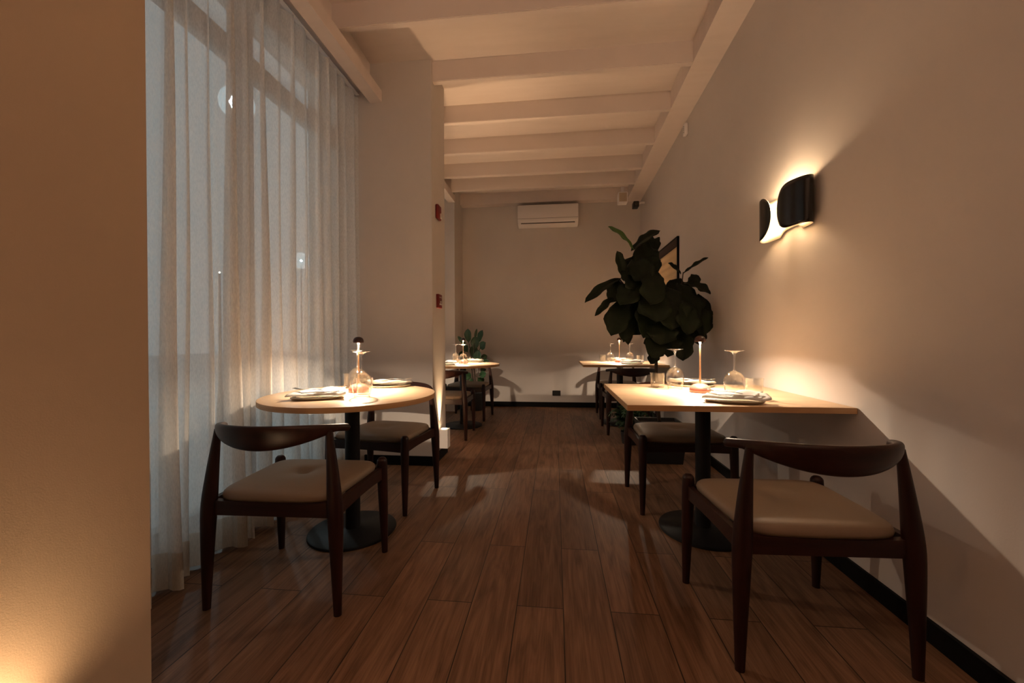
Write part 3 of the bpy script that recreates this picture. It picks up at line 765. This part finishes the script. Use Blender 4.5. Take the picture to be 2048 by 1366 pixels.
# framed ribbed panel on the right wall behind the fig
t = thing('framed_wall_panel', 'tan ribbed panel in a thin black frame behind the fig leaves', 'wall panel', (XW, 4.82, 1.05))
bm = bmesh.new(); fy, fz, fw = .48, 1.085, .016
for a in ((-fy, -fy + fw, 0, fz), (fy - fw, fy, 0, fz), (-fy + fw, fy - fw, 0, fw), (-fy + fw, fy - fw, fz - fw, fz)): box(bm, -.022, 0, *a)
obj('frame', bm, 'black_trim', t, smooth=False)
obj('top_band', nbox(-.020, -.004, -fy + fw, fy - fw, fz - .10, fz - fw), 'walnut', t, smooth=False)
bm = bmesh.new(); NZ = 120; zt_ = fz - .10; R = []
for i in range(NZ + 1):
    z = fw + (zt_ - fw) * i / NZ
    d = -.010 - .006 * math.sin(z * 2 * PI / .085)
    R.append([bm.verts.new((d, y, z)) for y in (-fy + fw, 0, fy - fw)])
for a, b in zip(R, R[1:]):
    for q in range(2): bm.faces.new((a[q], a[q + 1], b[q + 1], b[q]))
o = obj('ribbed_relief', bm, 'art', t)
m_ = o.modifiers.new('thick', 'SOLIDIFY'); m_.thickness = .004; m_.offset = 0

# ================================================================ PLANTS
def leaf_mesh(B, T, W, tilt, rnd, kind='fiddle', xmax=99):
    B = Vector(B); T = Vector(T); d = T - B; L = d.length; d.normalize()
    n = Vector((rnd.uniform(-.45, .45), -1, rnd.uniform(-.1, .6) + tilt * 2.0)); n = (n - d * n.dot(d)).normalized()
    s = d.cross(n).normalized(); bm = bmesh.new(); NU, NV = 14, 8; R = []
    ph = rnd.uniform(0, 6); droop = rnd.uniform(.03, .10) * L
    for i in range(NU + 1):
        u = i / NU
        if kind == 'fiddle':
            w = W / 2 * ((math.sin(PI * min(1, u ** .92)) ** .62) * (.62 + .50 * u) - .10 * math.exp(-((u - .36) / .12) ** 2))
        else: w = W / 2 * 1.15 * max(0, math.sin(PI * max(0, (u - .42) / .58))) ** .6 + .001
        w = max(w, .0015)
        row = []
        for j in range(NV + 1):
            v = -1 + 2 * j / NV
            cup = .18 * w * (abs(v) ** 1.5)
            ruf = .011 * (W / .2) * math.sin(u * 17 + ph + (2 if v > 0 else 0)) * abs(v) ** 3
            edge = 1 + (.11 * math.sin(u * 19 + ph * 2 + j) if abs(v) > .9 and kind == 'fiddle' else 0)
            p = B + d * (L * u) + s * (w * v * edge * 1.12) + n * (droop * math.sin(PI * u) + cup + ruf - (.0045 if j % 4 == 0 and abs(v) < .1 else 0))
            p.x = min(p.x, xmax)
            row.append(bm.verts.new(p))
        R.append(row)
    for a, b in zip(R, R[1:]):
        for q in range(NV): bm.faces.new((a[q], a[q + 1], b[q + 1], b[q]))
    return bm
def plant(name, label, cat, loc, leaves, kind, mats, paths, seed):
    rnd = random.Random(seed); t = thing(name, label, cat, loc); l = Vector(loc)
    for q, (nm, path, r0, r1) in enumerate(paths):
        pts = [Vector(p) - l for p in path]; pts = smoothpath([tuple(p) for p in pts], 14)
        bm = bmesh.new(); tube(bm, pts, [r0 + (r1 - r0) * i / 13 for i in range(14)], 10); obj(nm, bm, 'bark', t)
    for i, f in enumerate(leaves):
        B = Vector(f[0:3]) - l; T = Vector(f[3:6]) - l
        bm = leaf_mesh(B, T, f[6], f[7], rnd, kind, XW - .012 - l.x)
        o = obj('leaf', bm, mats[1] if i == 0 else mats[0], t)
        m = o.modifiers.new('thick', 'SOLIDIFY'); m.thickness = .0012
    return t
FIG = [
(0.647,3.350,1.786, 0.429,3.250,1.957, 0.075,0.4),
(0.632,3.400,1.789, 0.840,3.300,1.925, 0.100,0.5),
(0.715,3.450,1.890, 0.781,3.300,1.530, 0.200,0.0),
(0.566,3.350,1.534, 0.503,3.300,1.771, 0.095,0.2),
(0.550,3.400,1.566, 0.238,3.200,1.348, 0.085,0.3),
(0.493,3.350,1.428, 0.316,3.200,1.241, 0.055,0.2),
(0.664,3.400,1.597, 0.842,3.300,1.690, 0.150,0.2),
(0.534,3.400,1.550, 0.454,3.300,1.354, 0.140,0.0),
(0.590,3.400,1.391, 0.440,3.200,1.082, 0.190,0.0),
(0.631,3.400,1.382, 0.540,3.250,1.034, 0.160,0.0),
(0.784,3.400,1.380, 0.692,3.200,1.065, 0.240,0.0),
(0.773,3.350,1.477, 0.771,3.150,1.183, 0.260,0.0),
(0.904,3.400,1.493, 0.906,3.200,1.126, 0.270,0.0),
(1.018,3.450,1.527, 1.115,3.300,1.206, 0.240,0.0),
(1.118,3.450,1.421, 1.193,3.350,1.079, 0.200,0.0),
(0.843,3.350,1.170, 0.748,3.200,0.909, 0.200,0.0),
(0.963,3.400,1.171, 0.900,3.300,0.912, 0.160,0.0),
(1.031,3.400,1.179, 1.015,3.300,0.880, 0.170,0.0),
(1.082,3.500,1.613, 1.243,3.400,1.719, 0.060,0.5),
(1.062,3.500,1.605, 0.932,3.400,1.682, 0.050,0.3),
(1.086,3.500,1.528, 1.262,3.400,1.421, 0.120,0.2),
(1.114,3.500,1.502, 1.207,3.500,1.585, 0.100,0.0),
(0.702,3.350,1.539, 0.509,3.200,1.325, 0.180,0.0),
(0.632,3.400,1.714, 0.750,3.250,1.524, 0.200,0.0),
(1.199,3.500,1.434, 1.246,3.400,1.148, 0.150,0.0),
(0.554,3.350,1.645, 0.703,3.300,1.451, 0.200,0.0),
(0.533,3.350,1.255, 0.588,3.300,1.009, 0.100,0.0),
(0.877,3.300,1.208, 0.813,3.200,1.010, 0.220,0.0),
(1.166,3.500,1.215, 1.189,3.450,1.005, 0.140,0.0),
(0.795,3.450,1.216, 0.903,3.400,0.965, 0.220,0.0),
(0.978,3.600,1.440, 0.830,3.600,1.223, 0.280,0.0),
(1.041,3.600,1.352, 1.134,3.500,1.005, 0.280,0.0),
(0.767,3.500,1.816, 0.662,3.500,1.562, 0.220,0.0),
(0.800,3.300,1.610, 0.726,3.150,1.318, 0.200,0.0),
(0.734,3.550,1.308, 0.661,3.500,1.092, 0.220,0.0),
(1.031,3.300,1.366, 1.018,3.200,1.087, 0.200,0.0),
(1.000,3.600,1.570, 1.094,3.500,1.385, 0.200,0.0),
(0.831,3.600,1.661, 0.788,3.600,1.443, 0.240,0.0),
(0.898,3.500,1.388, 0.954,3.300,1.287, 0.220,0.0),
(0.599,3.500,1.478, 0.703,3.400,1.215, 0.200,0.0),
(0.831,3.350,1.008, 0.760,3.300,0.856, 0.100,0.0),
(0.767,3.500,1.901, 0.862,3.450,1.802, 0.140,0.0),
]
RUB = [
(-1.245,5.700,0.905, -1.254,5.583,1.216, 0.090,0),
(-1.215,5.700,0.905, -1.396,5.536,1.109, 0.050,0),
(-1.193,5.700,0.978, -1.135,5.639,1.216, 0.030,0),
(-1.156,5.700,0.905, -1.032,5.554,1.192, 0.080,0),
(-1.120,5.700,0.869, -0.984,5.523,1.015, 0.090,0),
(-1.157,5.700,0.796, -1.158,5.641,1.109, 0.100,0),
(-1.231,5.700,0.796, -1.370,5.821,0.977, 0.080,0),
(-1.268,5.700,0.760, -1.436,5.780,0.859, 0.080,0),
(-1.157,5.700,0.760, -1.006,5.768,0.815, 0.060,0),
(-1.157,5.700,0.687, -0.945,5.578,0.752, 0.060,0),
(-1.195,5.700,0.614, -1.302,5.688,0.797, 0.090,0),
(-1.158,5.700,0.578, -1.099,5.597,0.908, 0.100,0),
(-1.195,5.700,0.468, -1.311,5.560,0.553, 0.090,0),
(-1.158,5.700,0.505, -0.982,5.537,0.571, 0.080,0),
(-1.173,5.700,0.432, -1.242,5.575,0.445, 0.070,0),
(-1.172,5.700,0.629, -1.227,5.825,0.976, 0.100,0),
(-1.121,5.700,0.541, -1.041,5.790,0.622, 0.070,0),
(-1.232,5.700,0.650, -1.430,5.782,0.814, 0.050,0),
(-1.195,5.700,0.541, -1.063,5.780,0.424, 0.080,0),
]

PX, PY = .915, 3.62
fig = plant('fiddle_leaf_fig', 'large dark fiddle leaf fig tree in a black pot by the right wall', 'potted plant', (PX, PY, 0), [f[:6] + (f[6] * 1.08, f[7]) for f in FIG], 'fiddle', ('leaf', 'leaf_lit'),
      [('trunk', [(PX, PY, .30), (.885, 3.60, .60), (.873, 3.57, .95), (.85, 3.5, 1.3), (.80, 3.45, 1.6), (.70, 3.42, 1.85)], .017, .008),
       ('branch', [(.872, 3.56, .98), (.96, 3.52, 1.2), (1.05, 3.5, 1.45), (1.08, 3.5, 1.62)], .011, .004),
       ('branch', [(.86, 3.53, 1.2), (.74, 3.46, 1.35), (.60, 3.40, 1.48), (.53, 3.38, 1.56)], .010, .004)], 3)
bm = bmesh.new(); rings = []
for s, z in ((.150, 0), (.152, .005), (.185, .325), (.185, .33), (.172, .33), (.168, .30)):
    rings.append([(sx * s, sy * s, z) for sx, sy in ((-1, -1), (1, -1), (1, 1), (-1, 1))])
loft(bm, rings); obj('pot', bm, 'pot_black', fig, smooth=False)
obj('soil', nbox(-.167, .167, -.167, .167, .285, .303), 'soil', fig, smooth=False)
rub = plant('rubber_plant', 'small round-leaved rubber plant in a black pot in the back left corner', 'potted plant', (-1.17, 5.87, 0), [(f[0], f[1] + .10, f[2], f[3], f[4] + .10, f[5], f[6], 0) for f in RUB], 'oval', ('leaf_rubber', 'leaf_rubber'),
      [('stem', [(-1.17, 5.87, .27), (-1.18, 5.80, .5), (-1.185, 5.74, .75), (-1.17, 5.70, 1.0)], .009, .004),
       ('stem', [(-1.175, 5.87, .27), (-1.22, 5.82, .5), (-1.22, 5.74, .8), (-1.24, 5.69, 1.0)], .008, .004)], 8)
bm = bmesh.new(); lathe(bm, [(0, 0), (.085, 0), (.088, .004), (.098, .265), (.092, .265), (.090, .24), (0, .24)], 32); obj('pot', bm, 'pot_black', rub, auto=40)
bm = bmesh.new(); lathe(bm, [(.0985, .262), (.101, .266), (.101, .272), (.092, .272), (.092, .266)], 32); obj('pot_rim', bm, 'pot_rim', rub, auto=40)
bm = bmesh.new(); lathe(bm, [(0, .241), (.089, .241), (.089, .247), (0, .249)], 24); obj('soil', bm, 'soil', rub)
# low fern beyond the near rectangular table
fern = thing('fern', 'low dark green fern on the floor under the far rectangular table edge', 'potted plant', (.76, 4.14, 0))
rnd = random.Random(11)
bm = bmesh.new(); lathe(bm, [(0, 0), (.085, 0), (.10, .12), (.094, .12), (.09, .105), (0, .105)], 24); obj('pot', bm, 'pot_black', fern, auto=40)
for k in range(46):
    a = k * 2.39996; L = rnd.uniform(.16, .26); h = rnd.uniform(.10, .34)
    bm = bmesh.new(); prev = None; c, s = math.cos(a), math.sin(a)
    pts = []
    for i in range(12):
        u = i / 11; pts.append(Vector((c * L * u, s * L * u, .11 + h * math.sin(u * 2.2) * (1 - .25 * u))))
    for i in range(1, 12):
        p, q = pts[i - 1], pts[i]; d = (q - p)
        sd = Vector((-s, c, 0)); w = .045 * math.sin(PI * (i / 12) ** .8) + .006
        m0 = (p + q) / 2
        for sg in (1, -1):
            tip = m0 + sd * (w * sg) + d * .8
            v = [bm.verts.new(p), bm.verts.new(q), bm.verts.new(tip + d * .15), bm.verts.new(tip - d * .25 + Vector((0, 0, -.003)))]
            bm.faces.new(v)
    obj('frond', bm, 'fern', fern)
